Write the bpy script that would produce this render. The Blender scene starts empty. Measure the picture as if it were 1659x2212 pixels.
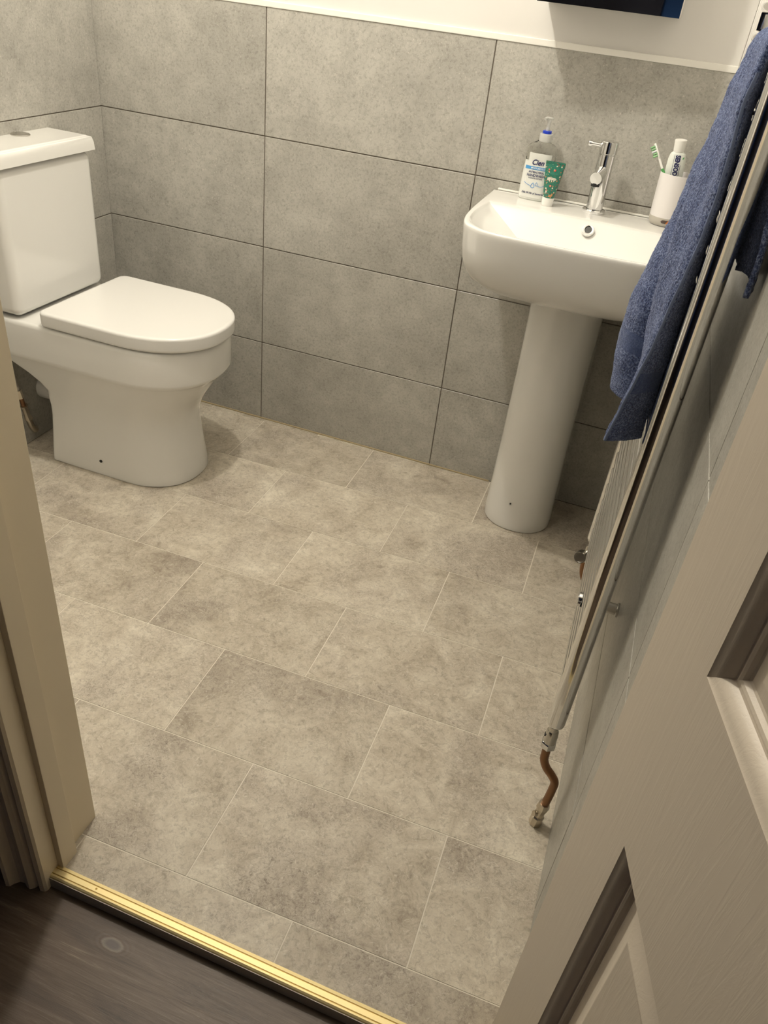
import bpy, bmesh, math, random
from mathutils import Vector, Matrix, noise
random.seed(7)
S = bpy.context.scene
COL = S.collection

# ------------------------------------------------------------------ camera, world, exposure
cam_d = bpy.data.cameras.new('camera'); cam = bpy.data.objects.new('camera', cam_d); COL.objects.link(cam)
cam_d.sensor_fit = 'VERTICAL'; cam_d.sensor_height = 36.0; cam_d.lens = 27.327
cam_d.clip_start = 0.02; cam_d.clip_end = 50
cam.matrix_world = Matrix(((0.932487, -0.277928, 0.230704, 1.64293), (0.346382, 0.506967, -0.789306, -2.08546),
                           (0.102411, 0.815929, 0.569009, 1.27315), (0, 0, 0, 1)))
S.camera = cam
W = bpy.data.worlds.new('world'); S.world = W; W.use_nodes = True
W.node_tree.nodes['Background'].inputs[0].default_value = (0.58, 0.52, 0.60, 1)
W.node_tree.nodes['Background'].inputs[1].default_value = 0.045
S.view_settings.view_transform = 'Standard'; S.view_settings.look = 'None'
S.view_settings.gamma = 1.0; S.view_settings.use_curve_mapping = False
S.view_settings.exposure = 0.0
S.cycles.max_bounces = 8; S.cycles.glossy_bounces = 4; S.cycles.transmission_bounces = 6
LAMP_XYZ = (0.815, -0.72, 2.27); LAMP_POWER = 47.0

# ------------------------------------------------------------------ helpers
def srgb(r, g, b):
    f = lambda c: (c/255)/12.92 if c <= 10 else (((c/255)+.055)/1.055)**2.4
    return (f(r), f(g), f(b), 1)

class N:                                  # small node-graph helper
    def __init__(s, name):
        s.m = bpy.data.materials.new(name); s.m.use_nodes = True
        s.t = s.m.node_tree; s.b = s.t.nodes['Principled BSDF']
    def n(s, typ, **kw):
        nd = s.t.nodes.new(typ)
        for k, v in kw.items():
            if k in nd.inputs: nd.inputs[k].default_value = v
            else: setattr(nd, k, v)
        return nd
    def l(s, a, b): s.t.links.new(a, b)
    def coord(s, scale=(1, 1, 1), rnd=True, kind='Object', rot=(0, 0, 0)):
        tc = s.n('ShaderNodeTexCoord'); mp = s.n('ShaderNodeMapping')
        mp.inputs['Scale'].default_value = scale; mp.inputs['Rotation'].default_value = rot
        s.l(tc.outputs[kind], mp.inputs['Vector'])
        if not rnd: return mp.outputs[0]
        oi = s.n('ShaderNodeObjectInfo'); mu = s.n('ShaderNodeVectorMath', operation='MULTIPLY')
        s.l(oi.outputs['Random'], mu.inputs[0]); mu.inputs[1].default_value = (41.0, 67.0, 23.0)
        ad = s.n('ShaderNodeVectorMath', operation='ADD'); s.l(mp.outputs[0], ad.inputs[0]); s.l(mu.outputs[0], ad.inputs[1])
        return ad.outputs[0]
    def noise(s, vec, scale, detail=4, rough=.55, dist=0.0):
        nd = s.n('ShaderNodeTexNoise'); nd.inputs['Scale'].default_value = scale; nd.inputs['Detail'].default_value = detail
        nd.inputs['Roughness'].default_value = rough; nd.inputs['Distortion'].default_value = dist
        s.l(vec, nd.inputs['Vector']); return nd.outputs['Fac']
    def ramp(s, fac, stops):
        r = s.n('ShaderNodeValToRGB'); e = r.color_ramp.elements
        while len(e) < len(stops): e.new(.5)
        for el, (p, c) in zip(e, stops): el.position = p; el.color = c if len(c) == 4 else (*c, 1)
        s.l(fac, r.inputs[0]); return r.outputs[0]
    def mix(s, fac, a, b, mode='MIX'):
        m = s.n('ShaderNodeMix', data_type='RGBA', blend_type=mode)
        for i, v in ((0, fac), (6, a), (7, b)):
            if isinstance(v, (int, float)): m.inputs[i].default_value = v
            elif isinstance(v, tuple): m.inputs[i].default_value = v if len(v) == 4 else (*v, 1)
            else: s.l(v, m.inputs[i])
        return m.outputs[2]
    def math(s, op, a, b=None):
        m = s.n('ShaderNodeMath', operation=op)
        for i, v in ((0, a), (1, b)):
            if v is None: continue
            if isinstance(v, (int, float)): m.inputs[i].default_value = v
            else: s.l(v, m.inputs[i])
        return m.outputs[0]
    def bump(s, h, strength=.2, dist=.002):
        b = s.n('ShaderNodeBump'); b.inputs['Strength'].default_value = strength; b.inputs['Distance'].default_value = dist
        s.l(h, b.inputs['Height']); s.l(b.outputs[0], s.b.inputs['Normal'])

def plain(name, col, rough=.5, metal=0.0, spec=.5, **kw):
    g = N(name); b = g.b
    b.inputs['Base Color'].default_value = col if len(col) == 4 else (*col, 1)
    b.inputs['Roughness'].default_value = rough; b.inputs['Metallic'].default_value = metal
    b.inputs['Specular IOR Level'].default_value = spec
    for k, v in kw.items(): b.inputs[k.replace('_', ' ')].default_value = v
    return g.m

# ------------------------------------------------------------------ materials
def m_walltile():
    g = N('grey_stone_tile'); v = g.coord()
    big = g.noise(v, 3.2, 4, .6); mid = g.noise(v, 16, 6, .65); fine = g.noise(v, 150, 5, .72, .5); sp = g.noise(v, 200, 4, .65, .25)
    c = g.ramp(g.math('ADD', g.math('MULTIPLY', big, .5), g.math('MULTIPLY', mid, .5)),
               [(.36, (.350, .338, .300)), (.5, (.430, .416, .372)), (.64, (.510, .494, .444))])
    c = g.mix(1.0, c, g.ramp(fine, [(.32, (.70, .69, .68)), (.52, (1, 1, 1))]), 'MULTIPLY')
    c = g.mix(g.math('MULTIPLY', g.ramp(sp, [(.60, (0, 0, 0)), (.70, (1, 1, 1))]), .50), c, (.70, .665, .60))
    g.l(c, g.b.inputs['Base Color']); g.b.inputs['Roughness'].default_value = .34; g.b.inputs['Specular IOR Level'].default_value = .42
    g.bump(g.math('ADD', fine, sp), .14, .0010); return g.m

def m_floortile():
    g = N('travertine_vinyl'); v = g.coord()
    big = g.noise(v, 3.6, 5, .6, .6); mid = g.noise(v, 14, 6, .72, 1.0); fine = g.noise(v, 95, 4, .75, .8); pit = g.noise(v, 48, 5, .82, 2.4)
    msk = g.noise(v, 3.3, 4, .55, .6); msk2 = g.noise(g.coord((1, 1, 1), True, 'Object', (0, 0, 1.1)), 5.0, 4, .6, .8)
    c = g.ramp(g.math('ADD', g.math('MULTIPLY', big, .42), g.math('MULTIPLY', mid, .58)),
               [(.34, (.335, .284, .218)), (.43, (.478, .421, .333)), (.53, (.585, .528, .428)), (.65, (.715, .660, .548))])
    c = g.mix(1.0, c, g.ramp(fine, [(.32, (.70, .69, .68)), (.52, (1, 1, 1))]), 'MULTIPLY')
    patch = g.ramp(msk, [(.49, (0, 0, 0)), (.63, (1, 1, 1))])
    grain = g.noise(v, 130, 4, .8, 1.5)
    c = g.mix(g.math('MULTIPLY', patch, .34), c, (.285, .238, .198))
    c = g.mix(g.math('MULTIPLY', g.math('MULTIPLY', g.ramp(grain, [(.36, (1, 1, 1)), (.50, (0, 0, 0))]), g.math('ADD', g.math('MULTIPLY', patch, .75), .12)), .66), c, (.175, .140, .112))
    pitm = g.math('MULTIPLY', g.ramp(pit, [(.33, (1, 1, 1)), (.43, (0, 0, 0))]), g.math('ADD', g.math('MULTIPLY', patch, .85), .10))
    c = g.mix(g.math('MULTIPLY', pitm, .72), c, (.120, .094, .074))
    ln = g.math('ABSOLUTE', g.math('SUBTRACT', g.noise(v, 26, 4, .75, 3.2), .5))
    lnm = g.math('MULTIPLY', g.ramp(ln, [(.004, (1, 1, 1)), (.024, (0, 0, 0))]), g.ramp(msk2, [(.47, (0, 0, 0)), (.64, (1, 1, 1))]))
    c = g.mix(g.math('MULTIPLY', lnm, .42), c, (.20, .16, .125))
    lt = g.math('MULTIPLY', g.ramp(g.noise(v, 75, 3, .75, 1.6), [(.57, (0, 0, 0)), (.68, (1, 1, 1))]), .42)
    c = g.mix(lt, c, (.74, .70, .61))
    oi = g.n('ShaderNodeObjectInfo'); c = g.mix(1.0, c, g.ramp(oi.outputs['Random'], [(0, (.93, .925, .92)), (1, (1.06, 1.06, 1.06))]), 'MULTIPLY')
    g.l(c, g.b.inputs['Base Color']); g.b.inputs['Roughness'].default_value = .48; g.b.inputs['Specular IOR Level'].default_value = .33
    g.bump(g.math('SUBTRACT', fine, g.math('ADD', pitm, lnm)), .3, .0011); return g.m

KNOT = (1.150, -1.612)
def m_plank():
    g = N('grey_brown_laminate'); v = g.coord((1.0, 9.0, 1.0), True, 'Object', (0, 0, .07)); v2 = g.coord((2.0, 48.0, 1.0), True, 'Object', (0, 0, .07))
    ge = g.n('ShaderNodeNewGeometry'); mp = g.n('ShaderNodeMapping'); mp.vector_type = 'POINT'     # an oval knot with bent rings
    mp.inputs['Location'].default_value = (-KNOT[0], -KNOT[1]*2.0, 0); mp.inputs['Scale'].default_value = (1, 2.0, 0); g.l(ge.outputs['Position'], mp.inputs[0])
    ln = g.n('ShaderNodeVectorMath', operation='LENGTH'); g.l(mp.outputs[0], ln.inputs[0]); d = g.math('ADD', ln.outputs['Value'], g.math('MULTIPLY', g.noise(ge.outputs['Position'], 30, 3), .012))
    a = g.noise(v, 2.4, 6, .6, 1.6); b = g.noise(v2, 5.0, 6, .75, 1.4)
    c = g.ramp(g.math('ADD', g.math('MULTIPLY', a, .55), g.math('MULTIPLY', b, .45)),
               [(.34, (.052, .034, .021)), (.46, (.098, .066, .042)), (.56, (.136, .096, .064)), (.66, (.27, .205, .145))])
    rg = g.math('MULTIPLY', g.math('ADD', g.math('MULTIPLY', g.math('SINE', g.math('MULTIPLY', d, 620)), .5), .5), g.ramp(d, [(.01, (1, 1, 1)), (.05, (0, 0, 0))]))
    c = g.mix(g.math('MULTIPLY', rg, .18), c, (.36, .31, .26))
    c = g.mix(g.math('MULTIPLY', g.ramp(d, [(.022, (1, 1, 1)), (.026, (0, 0, 0))]), .45), c, (.36, .30, .25))
    c = g.mix(g.math('MULTIPLY', g.ramp(d, [(.018, (1, 1, 1)), (.022, (0, 0, 0))]), .9), c, (.095, .078, .066))
    g.l(c, g.b.inputs['Base Color']); g.b.inputs['Roughness'].default_value = .45; g.bump(b, .25, .001); return g.m

def m_door():
    g = N('painted_woodgrain_white'); v = g.coord((9, 9, .55), rnd=False)
    a = g.noise(v, 9, 5, .6, 2.2)
    g.b.inputs['Base Color'].default_value = (.80, .70, .565, 1); g.b.inputs['Roughness'].default_value = .42
    g.bump(g.ramp(a, [(.40, (0, 0, 0)), (.56, (1, 1, 1))]), .07, .0010); return g.m

def m_paint(name, col, rough=.6):
    g = N(name); v = g.coord(rnd=False); a = g.noise(v, 60, 4, .6)
    g.b.inputs['Base Color'].default_value = (*col, 1); g.b.inputs['Roughness'].default_value = rough
    g.bump(a, .05, .001); return g.m

def m_towel():
    g = N('blue_terry'); v = g.coord((1, 1, 1), rnd=False); uv = g.n('ShaderNodeUVMap')
    sx = g.n('ShaderNodeSeparateXYZ'); g.l(uv.outputs[0], sx.inputs[0])
    band = g.math('MULTIPLY', g.math('GREATER_THAN', sx.outputs[1], .075), g.math('LESS_THAN', sx.outputs[1], .105))
    a = g.noise(v, 420, 3, .7); b = g.noise(v, 60, 4, .6)
    c = g.ramp(g.math('ADD', g.math('MULTIPLY', a, .82), g.math('MULTIPLY', b, .18)),
               [(.37, (.020, .032, .095)), (.5, (.080, .118, .262)), (.61, (.25, .31, .51))])
    c = g.mix(g.math('MULTIPLY', band, .75), c, (.075, .105, .22))
    g.l(c, g.b.inputs['Base Color']); g.b.inputs['Roughness'].default_value = .95; g.b.inputs['Specular IOR Level'].default_value = .1
    g.b.inputs['Sheen Weight'].default_value = .25; g.b.inputs['Sheen Roughness'].default_value = .5
    h = g.math('MULTIPLY', a, g.math('SUBTRACT', 1.0, g.math('MULTIPLY', band, .8)))
    g.bump(h, .9, .004); return g.m

def m_floral():
    g = N('green_floral_print'); v = g.coord((1, 1, 1), rnd=False)
    c = (.030, .175, .120)
    def dots(scale, thr, col, c, seed, pick):
        mp = g.n('ShaderNodeMapping'); mp.inputs['Location'].default_value = (seed, seed*1.7, seed*.6); g.l(v, mp.inputs[0])
        vo = g.n('ShaderNodeTexVoronoi'); vo.inputs['Scale'].default_value = scale; g.l(mp.outputs[0], vo.inputs['Vector'])
        se = g.n('ShaderNodeSeparateColor'); g.l(vo.outputs['Color'], se.inputs[0])
        f = g.math('MULTIPLY', g.math('LESS_THAN', vo.outputs['Distance'], thr), g.math('GREATER_THAN', se.outputs[0], pick))
        return g.mix(f, c, col)
    c = dots(380, .28, (.010, .030, .045), c, 1.0, .45); c = dots(230, .28, (.50, .06, .05), c, 3.1, .68)
    c = dots(190, .30, (.72, .62, .50), c, 5.3, .80); c = dots(170, .26, (.62, .22, .10), c, 7.7, .74)
    c = dots(260, .20, (.62, .40, .06), c, 9.1, .72)
    g.l(c, g.b.inputs['Base Color']); g.b.inputs['Roughness'].default_value = .35; return g.m

M = dict(
    tile=m_walltile(), floor=m_floortile(), plank=m_plank(), door=m_door(), towel=m_towel(), floral=m_floral(),
    grout=m_paint('dark_grout', (.135, .115, .092), .9), pale_joint=m_paint('pale_joint', (.74, .69, .59), .7),
    white=m_paint('white_wall_paint', (.735, .715, .68), .55), gloss=plain('white_gloss_paint', (.80, .70, .52), .40), cabinet=plain('white_cabinet', (.80, .78, .74), .35),
    trim=plain('white_trim', (.86, .84, .78), .3), caulk=plain('yellowed_sealant', (.36, .29, .17), .4),
    porc=plain('white_ceramic', (.80, .79, .755), .09, 0, .5, Coat_Weight=.35, Coat_Roughness=.04),
    seat=plain('white_plastic_seat', (.76, .75, .72), .16), chrome=plain('chrome', (.80, .80, .80), .07, 1.0),
    dchrome=plain('satin_chrome', (.60, .58, .54), .22, 1.0), black=plain('dark_hole', (.012, .012, .012), .6),
    brass=plain('gold_anodised', (.80, .66, .34), .5, .6), darkgrey=plain('dark_grey_recess', (.055, .055, .052), .5), riser=plain('grey_strip_edge', (.42, .39, .33), .5), groove=plain('brass_groove', (.30, .20, .06), .5, 1.0),
    copper=plain('aged_copper', (.27, .145, .075), .42, .85), nickel=plain('worn_nickel', (.62, .56, .46), .28, 1.0),
    mirror=plain('mirror_glass', (.85, .87, .88), .02, 1.0), hall=m_paint('mirror_strip_blue', (.03, .11, .33), .7),
    hall_dark=plain('unlit_hall_dark', (.014, .013, .030), .6), rubber=plain('grey_rubber', (.22, .21, .20), .6),
    hose=plain('braided_steel', (.42, .39, .34), .45, .7), pvc=plain('white_pvc', (.74, .73, .70), .35),
    clear=plain('clear_plastic', (.97, .97, .95), .03, 0, .5, Transmission_Weight=1.0, IOR=1.22),
    frost=plain('frosted_plastic', (.86, .86, .82), .35, 0, .5, Transmission_Weight=.45),
    soap=plain('milky_soap', (.70, .71, .66), .12, 0, .5), label=plain('white_label', (.75, .755, .71), .3),
    bluering=plain('blue_ring', (.015, .05, .50), .35), bandblue=plain('label_blue', (.075, .31, .62), .4),
    navy=plain('navy_print', (.022, .025, .105), .5), inkwhite=plain('white_print', (.82, .86, .9), .5),
    drop=plain('drop_blue', (.16, .36, .68), .4), wcap=plain('white_cap', (.85, .84, .80), .35),
    cup=plain('white_tumbler', (.80, .77, .76), .38), cupbase=plain('grey_tumbler_base', (.50, .47, .41), .35),
    slot=plain('brown_reflection', (.075, .050, .040), .3), orange=plain('orange_reflection', (.62, .20, .05), .4),
    paste=plain('white_tube', (.80, .83, .78), .3), green=plain('green_plastic', (.10, .36, .11), .35),
    hem=plain('hem_catching_light', (.17, .21, .33), .9, 0, .1), cream=plain('cream_print', (.72, .66, .54), .4), ginger=plain('ginger_print', (.58, .27, .11), .4), coral=plain('coral_print', (.62, .12, .08), .4), leaf=plain('plain_green_print', (.035, .19, .13), .4), bristle=plain('green_bristles', (.26, .52, .25), .6), bulb=None)
g = N('lamp_glass'); g.b.inputs['Emission Color'].default_value = (1, .93, .80, 1); g.b.inputs['Emission Strength'].default_value = 5; M['bulb'] = g.m

# ------------------------------------------------------------------ mesh helpers
def link(name, me, mats, parent=None, smooth=False):
    o = bpy.data.objects.new(name, me); COL.objects.link(o)
    for m in (mats if isinstance(mats, (list, tuple)) else [mats]):
        me.materials.append(M[m])
    if smooth:
        for p in me.polygons: p.use_smooth = True
    if parent is not None: o.parent = parent
    return o
def from_bm(name, bm, mats, parent=None, smooth=False, angle=None):
    bmesh.ops.recalc_face_normals(bm, faces=bm.faces)
    me = bpy.data.meshes.new(name); bm.to_mesh(me); bm.free()
    if angle is not None:
        for p in me.polygons: p.use_smooth = True
        me.set_sharp_from_angle(angle=math.radians(angle)); smooth = False
        o = link(name, me, mats, parent)
        wn = o.modifiers.new('even_normals', 'WEIGHTED_NORMAL'); wn.keep_sharp = True; wn.weight = 80
        return o
    return link(name, me, mats, parent, smooth)
def tag(o, label=None, cat=None, group=None, kind=None):
    for k, v in (('label', label), ('category', cat), ('group', group), ('kind', kind)):
        if v: o[k] = v
    return o
def empty(name, loc=(0, 0, 0), label=None, cat=None, **kw):
    o = bpy.data.objects.new(name, None); COL.objects.link(o); o.location = loc; o.empty_display_size = .05
    return tag(o, label, cat, **kw)
def box_bm(a, b, bev=0.0, seg=2):
    bm = bmesh.new(); bmesh.ops.create_cube(bm, size=1)
    for v in bm.verts: v.co = Vector([a[i] + (v.co[i]+.5)*(b[i]-a[i]) for i in range(3)])
    if bev: bmesh.ops.bevel(bm, geom=bm.edges[:], offset=bev, segments=seg, profile=.5, affect='EDGES', clamp_overlap=True)
    return bm
def box(name, a, b, mats, parent=None, bev=0.0, seg=2):
    return from_bm(name, box_bm(a, b, bev, seg), mats, parent, angle=35 if bev else None)
def loft_bm(rings, cap0=True, cap1=True, closed=True):
    bm = bmesh.new(); R = [[bm.verts.new(p) for p in r] for r in rings]; n = len(R[0])
    for a, b in zip(R, R[1:]):
        for i in range(n if closed else n-1):
            j = (i+1) % n; bm.faces.new((a[i], a[j], b[j], b[i]))
    if cap0: bm.faces.new(R[0][::-1])
    if cap1: bm.faces.new(R[-1])
    return bm
def lathe(name, prof, mats, parent=None, c=(0, 0, 0), axis='Z', n=40, angle=40, sq=(1, 1), cap=True):
    rings = []
    for r, z in prof:
        ring = []
        for i in range(n):
            t = 2*math.pi*i/n; p = Vector((math.cos(t)*max(r, 1e-5)*sq[0], math.sin(t)*max(r, 1e-5)*sq[1], z))
            if isinstance(axis, (Vector, tuple)):
                p = Vector((0, 0, 1)).rotation_difference(Vector(axis).normalized()) @ p
            ring.append(p + Vector(c))
        rings.append(ring)
    bm = loft_bm(rings, cap, cap); bmesh.ops.remove_doubles(bm, verts=bm.verts, dist=2e-6)
    return from_bm(name, bm, mats, parent, angle=angle)
def catmull(P, k=8):
    P = [Vector(p) for p in P]; out = []
    for i in range(len(P)-1):
        p0 = P[max(i-1, 0)]; p1 = P[i]; p2 = P[i+1]; p3 = P[min(i+2, len(P)-1)]
        for j in range(k):
            t = j/k
            out.append(.5*((2*p1)+(p2-p0)*t+(2*p0-5*p1+4*p2-p3)*t*t+(3*p1-p0-3*p2+p3)*t**3))
    return out+[P[-1]]
def tube(name, pts, r, mats, parent=None, n=14, smoothk=0, angle=50, rfun=None):
    P = catmull(pts, smoothk) if smoothk else [Vector(p) for p in pts]
    rings = []; up = None
    for i, p in enumerate(P):
        d = (P[min(i+1, len(P)-1)]-P[max(i-1, 0)]).normalized()
        if up is None: up = d.orthogonal().normalized()
        up = (up - d*up.dot(d)).normalized(); w = d.cross(up)
        rr = rfun(i/(len(P)-1)) if rfun else r
        rings.append([p + (up*math.cos(2*math.pi*k/n) + w*math.sin(2*math.pi*k/n))*rr for k in range(n)])
    return from_bm(name, loft_bm(rings), mats, parent, angle=angle)
def text_mesh(txt, size, shear=0.0, bold=0.0, width=1.0):
    cu = bpy.data.curves.new('t', 'FONT'); cu.body = txt; cu.size = size; cu.align_x = 'CENTER'; cu.align_y = 'CENTER'
    cu.shear = shear; cu.offset = bold; cu.resolution_u = 3
    o = bpy.data.objects.new('t', cu); COL.objects.link(o)
    dg = bpy.context.evaluated_depsgraph_get(); me = bpy.data.meshes.new_from_object(o.evaluated_get(dg))
    bpy.data.objects.remove(o); bpy.data.curves.remove(cu)
    me.materials.clear()
    for v in me.vertices: v.co.x *= width
    return me
def clip_poly(subj, clip):                # Sutherland-Hodgman, CLIP convex and counter-clockwise
    out = subj
    for i in range(len(clip)):
        a, b = clip[i], clip[(i+1) % len(clip)]; inp, out = out, []
        side = lambda p: (b[0]-a[0])*(p[1]-a[1])-(b[1]-a[1])*(p[0]-a[0])
        for j in range(len(inp)):
            p, q = inp[j-1], inp[j]; sp, sq = side(p), side(q)
            if (sp >= 0) != (sq >= 0):
                t = sp/(sp-sq); out.append((p[0]+(q[0]-p[0])*t, p[1]+(q[1]-p[1])*t))
            if sq >= 0: out.append(q)
        if not out: return []
    res = []
    for p in out:
        if not res or math.dist(p, res[-1]) > 1e-5: res.append(p)
    if len(res) > 1 and math.dist(res[0], res[-1]) < 1e-5: res.pop()
    return res
def prism_bm(poly, z0, z1):
    bm = bmesh.new(); b = [bm.verts.new((x, y, z0)) for x, y in poly]; t = [bm.verts.new((x, y, z1)) for x, y in poly]
    bm.faces.new(t); bm.faces.new(b[::-1]); n = len(poly)
    for i in range(n): bm.faces.new((b[i], b[(i+1) % n], t[(i+1) % n], t[i]))
    return bm

# ------------------------------------------------------------------ room shell
ZT = [0.0, .269, .569, .869, 1.169]                     # tile courses
xl = lambda y: -.05*y                                   # the side walls are not quite square
xr = lambda y: 1.775-.022*(y+1.15)
YF, YH = -1.45, -1.551                                  # room face of the door wall, hall edge of the vinyl
CEIL = 2.40

def tiled_wall(name, p0, p1, joints, inward, label):
    """p0->p1 is the wall's foot line seen from the room, tile faces on that line"""
    p0, p1 = Vector((*p0, 0)), Vector((*p1, 0)); d = (p1-p0); L = d.length; d.normalize(); n = Vector((*inward, 0)).normalized()
    mw = Matrix((( d.x, -n.x, 0, p0.x), (d.y, -n.y, 0, p0.y), (0, 0, 1, 0), (0, 0, 0, 1)))   # local x along, local y into the wall
    up = .012
    bm = box_bm((-.02, .003, ZT[-1]), (L+.02, .12, CEIL))
    w = from_bm(name, bm, 'white'); w.matrix_world = mw; tag(w, label, kind='structure')
    k = box('grout', (-.02, .0016, -.03), (L+.02, .12, ZT[-1]), 'grout', w)
    js = [0]+joints+[L]; cache = {}
    for i in range(len(js)-1):
        for j in range(4):
            a, b = js[i]+(.0014 if i else .0025), js[i+1]-(.0014 if i < len(js)-2 else .0025); z0, z1 = ZT[j]+.0014, ZT[j+1]-.0014
            key = (round(b-a, 4), round(z1-z0, 4))
            if key not in cache:
                hx, hz = key[0]/2, key[1]/2
                o = from_bm('wall_tile', box_bm((-hx, 0, -hz), (hx, .009, hz), .0008, 1), 'tile', w); cache[key] = o.data
            else:
                o = bpy.data.objects.new('wall_tile', cache[key]); COL.objects.link(o); o.parent = w
            o.location = ((a+b)/2, random.uniform(-.0003, .0003), (z0+z1)/2)
    return w
tiled_wall('wall_back', (0, 0), (xr(0), 0), [.563, 1.163], (0, -1), 'back wall, white paint above four courses of grey stone tiles')
tiled_wall('wall_left', (xl(YF), YF), (0, 0), [.25, .85], (1, .0), 'grey tiled wall behind the toilet')
tiled_wall('wall_right', (xr(0), 0), (xr(YF), YF), [.70, 1.30], (-1, 0), 'grey tiled wall behind the towel rail')

# floor: pale joint bed with vinyl tiles laid in brick bond, through the doorway
room = [(xl(YF), YF), (.985, YF), (.985, YH), (1.765, YH), (1.765, YF), (xr(YF), YF), (xr(0), 0), (0, 0)]
fl = from_bm('floor', prism_bm(room, -.05, -.0008), 'pale_joint'); tag(fl, 'beige stone-look tiled floor', kind='structure')
FW, FD, FX, FY, FA = .39071, .24638, .58949, -.26402, .02223
ca, sa = math.cos(FA), math.sin(FA)
for r in range(-2, 7):                                  # row r lies between line r and line r+1
    for k in range(-4, 6):
        u0 = (k + (.5 if r % 2 == 0 else 0))*FW; g_ = .0012
        uv = [(u0+g_, -(r+1)*FD+g_), (u0+FW-g_, -(r+1)*FD+g_), (u0+FW-g_, -r*FD-g_), (u0+g_, -r*FD-g_)]
        quad = [(FX+ca*a-sa*b, FY+sa*a+ca*b) for a, b in uv]
        poly = clip_poly(room, quad)
        if len(poly) < 3: continue
        cx = sum(p[0] for p in poly)/len(poly); cy = sum(p[1] for p in poly)/len(poly)
        bm = prism_bm([(x-cx, y-cy) for x, y in poly], -.004, 0)
        if sum(f.calc_area() for f in bm.faces) < .0008: bm.free(); continue
        o = from_bm('floor_tile', bm, 'floor', fl); o.location = (cx, cy, 0)
ce = box('ceiling', (-.3, -1.6, CEIL), (2.0, .15, CEIL+.1), 'white'); tag(ce, 'white ceiling', kind='structure')

# door wall, with lining, stops and architrave around the opening
wf = box('wall_front', (-.2, -1.57, -.05), (.985, YF, CEIL), 'white'); tag(wf, 'white wall with the doorway', kind='structure')
box('wall_panel', (.985, -1.57, 2.03), (1.765, YF, CEIL), 'white', wf)
box('wall_panel', (1.79, -1.57, -.05), (2.6, YF-.001, CEIL), 'white', wf)
fr = empty('trim_1', (1.0, -1.5, 0), kind='structure'); tag(fr, 'cream painted door lining with moulded architrave')
def fpart(name, a, b, bev=.001): 
    o = box(name, a, b, 'gloss', fr, bev); o.location = -Vector(fr.location); return o
fpart('lining', (.970, -1.551, -.04), (1.000, YF, 2.03)); fpart('lining', (1.757, -1.551, -.04), (1.787, YF, 2.03)); fpart('lining', (1.000, -1.551, 1.995), (1.757, YF, 2.03))
fpart('door_stop', (.995, -1.551, -.02), (1.014, -1.517, 2.0), .0015); fpart('door_stop', (1.745, -1.551, -.02), (1.76, -1.517, 2.0), .0015)
AP = [(0, 0), (0, .030), (.003, .034), (.010, .036), (.016, .032), (.019, .030), (.022, .036), (.028, .040), (.034, .039), (.042, .035),
      (.050, .036), (.056, .042), (.060, .049), (.066, .051), (.070, .048), (.071, 0)]
def architrave(x0, sgn):
    rings = [[(x0+sgn*a, -1.551-b, z) for a, b in AP] for z in (-.028, 2.06)]
    o = from_bm('architrave', loft_bm(rings), 'gloss', fr, angle=28); o.location = -Vector(fr.location)
architrave(1.003, -1); architrave(1.80, 1)
rings = [[(x, -1.551-b, 1.992+a) for a, b in AP] for x in (.94, 1.862)]
o = from_bm('architrave', loft_bm(rings), 'gloss', fr, angle=28); o.location = -Vector(fr.location)

# tile trim and sealant
t2 = from_bm('trim_2', box_bm((.0, -.0025, 1.1672), (xr(0), .006, 1.181), .002), 'trim', angle=40); tag(t2, 'white edging strip above the wall tiles', kind='structure')
t3 = from_bm('trim_3', box_bm((.3, -.005, -.001), (1.36, .001, .0035), .0015), 'caulk', angle=40); tag(t3, 'yellowed sealant line along the foot of the back wall', kind='structure')

# threshold strip
th = empty('threshold_strip', (1.36, -1.563, 0), 'gold metal threshold strip across the doorway', 'threshold')
def lp(o, e): o.location = -Vector(e.location); return o
prof = [(-1.549, .0005), (-1.5495, .0035), (-1.5545, .0045), (-1.5550, .0035), (-1.5560, .0035), (-1.5565, .0048), (-1.5645, .0050), (-1.5650, .0040), (-1.5660, .0040),
        (-1.5665, .0048), (-1.5690, .0046), (-1.5700, .0040), (-1.5715, .0030), (-1.5725, .0010), (-1.5725, -.0235), (-1.549, -.0235)]
bm = loft_bm([[(x, a, b) for a, b in prof] for x in (1.003, 1.757)])
lp(from_bm('strip', bm, 'brass', th, angle=25), th)
lp(box('riser', (1.003, -1.5738, -.0245), (1.757, -1.5727, .0012), 'riser', th), th)
for y in (-1.5555, -1.5655):
    lp(box('groove', (1.0032, y-.0006, .0030), (1.7568, y+.0006, .0036 if y > -1.56 else .0041), 'groove', th), th)
for x, y in ((1.085, -1.560), (1.62, -1.560)): lp(lathe('screw', [(.0018, 0), (.0018, .0004)], 'groove', th, (x, y, .0047), n=10), th)

# hall
hf = box('floor_hall', (-.4, -3.4, -.06), (2.7, -1.45, -.0335), 'grout'); tag(hf, 'grey-brown wood plank floor outside the doorway', kind='structure')
pw = .24; k = 0
for row in range(10):
    y1 = -1.5735+.035-row*pw; xs = -.4+(-.9 if row % 2 else -.2)
    for x0 in (xs, xs+1.29, xs+2.58):
        a, b = max(x0, -.4)+.0004, min(x0+1.29, 2.7)-.0004
        if b-a < .02: continue
        o = from_bm('floor_plank', box_bm((-(b-a)/2, -pw/2+.0004, 0), ((b-a)/2, pw/2-.0004, .0095), .0008, 1), 'plank', hf)
        o.location = ((a+b)/2, y1-pw/2, -.0335)
wh = box('wall_hall', (-.4, -3.45, -.06), (2.7, -3.4, CEIL), 'hall'); tag(wh, 'hall wall coloured blue for the mirror reflection', kind='structure')  # unseen wall, coloured to give the mirror its blue strip
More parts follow.
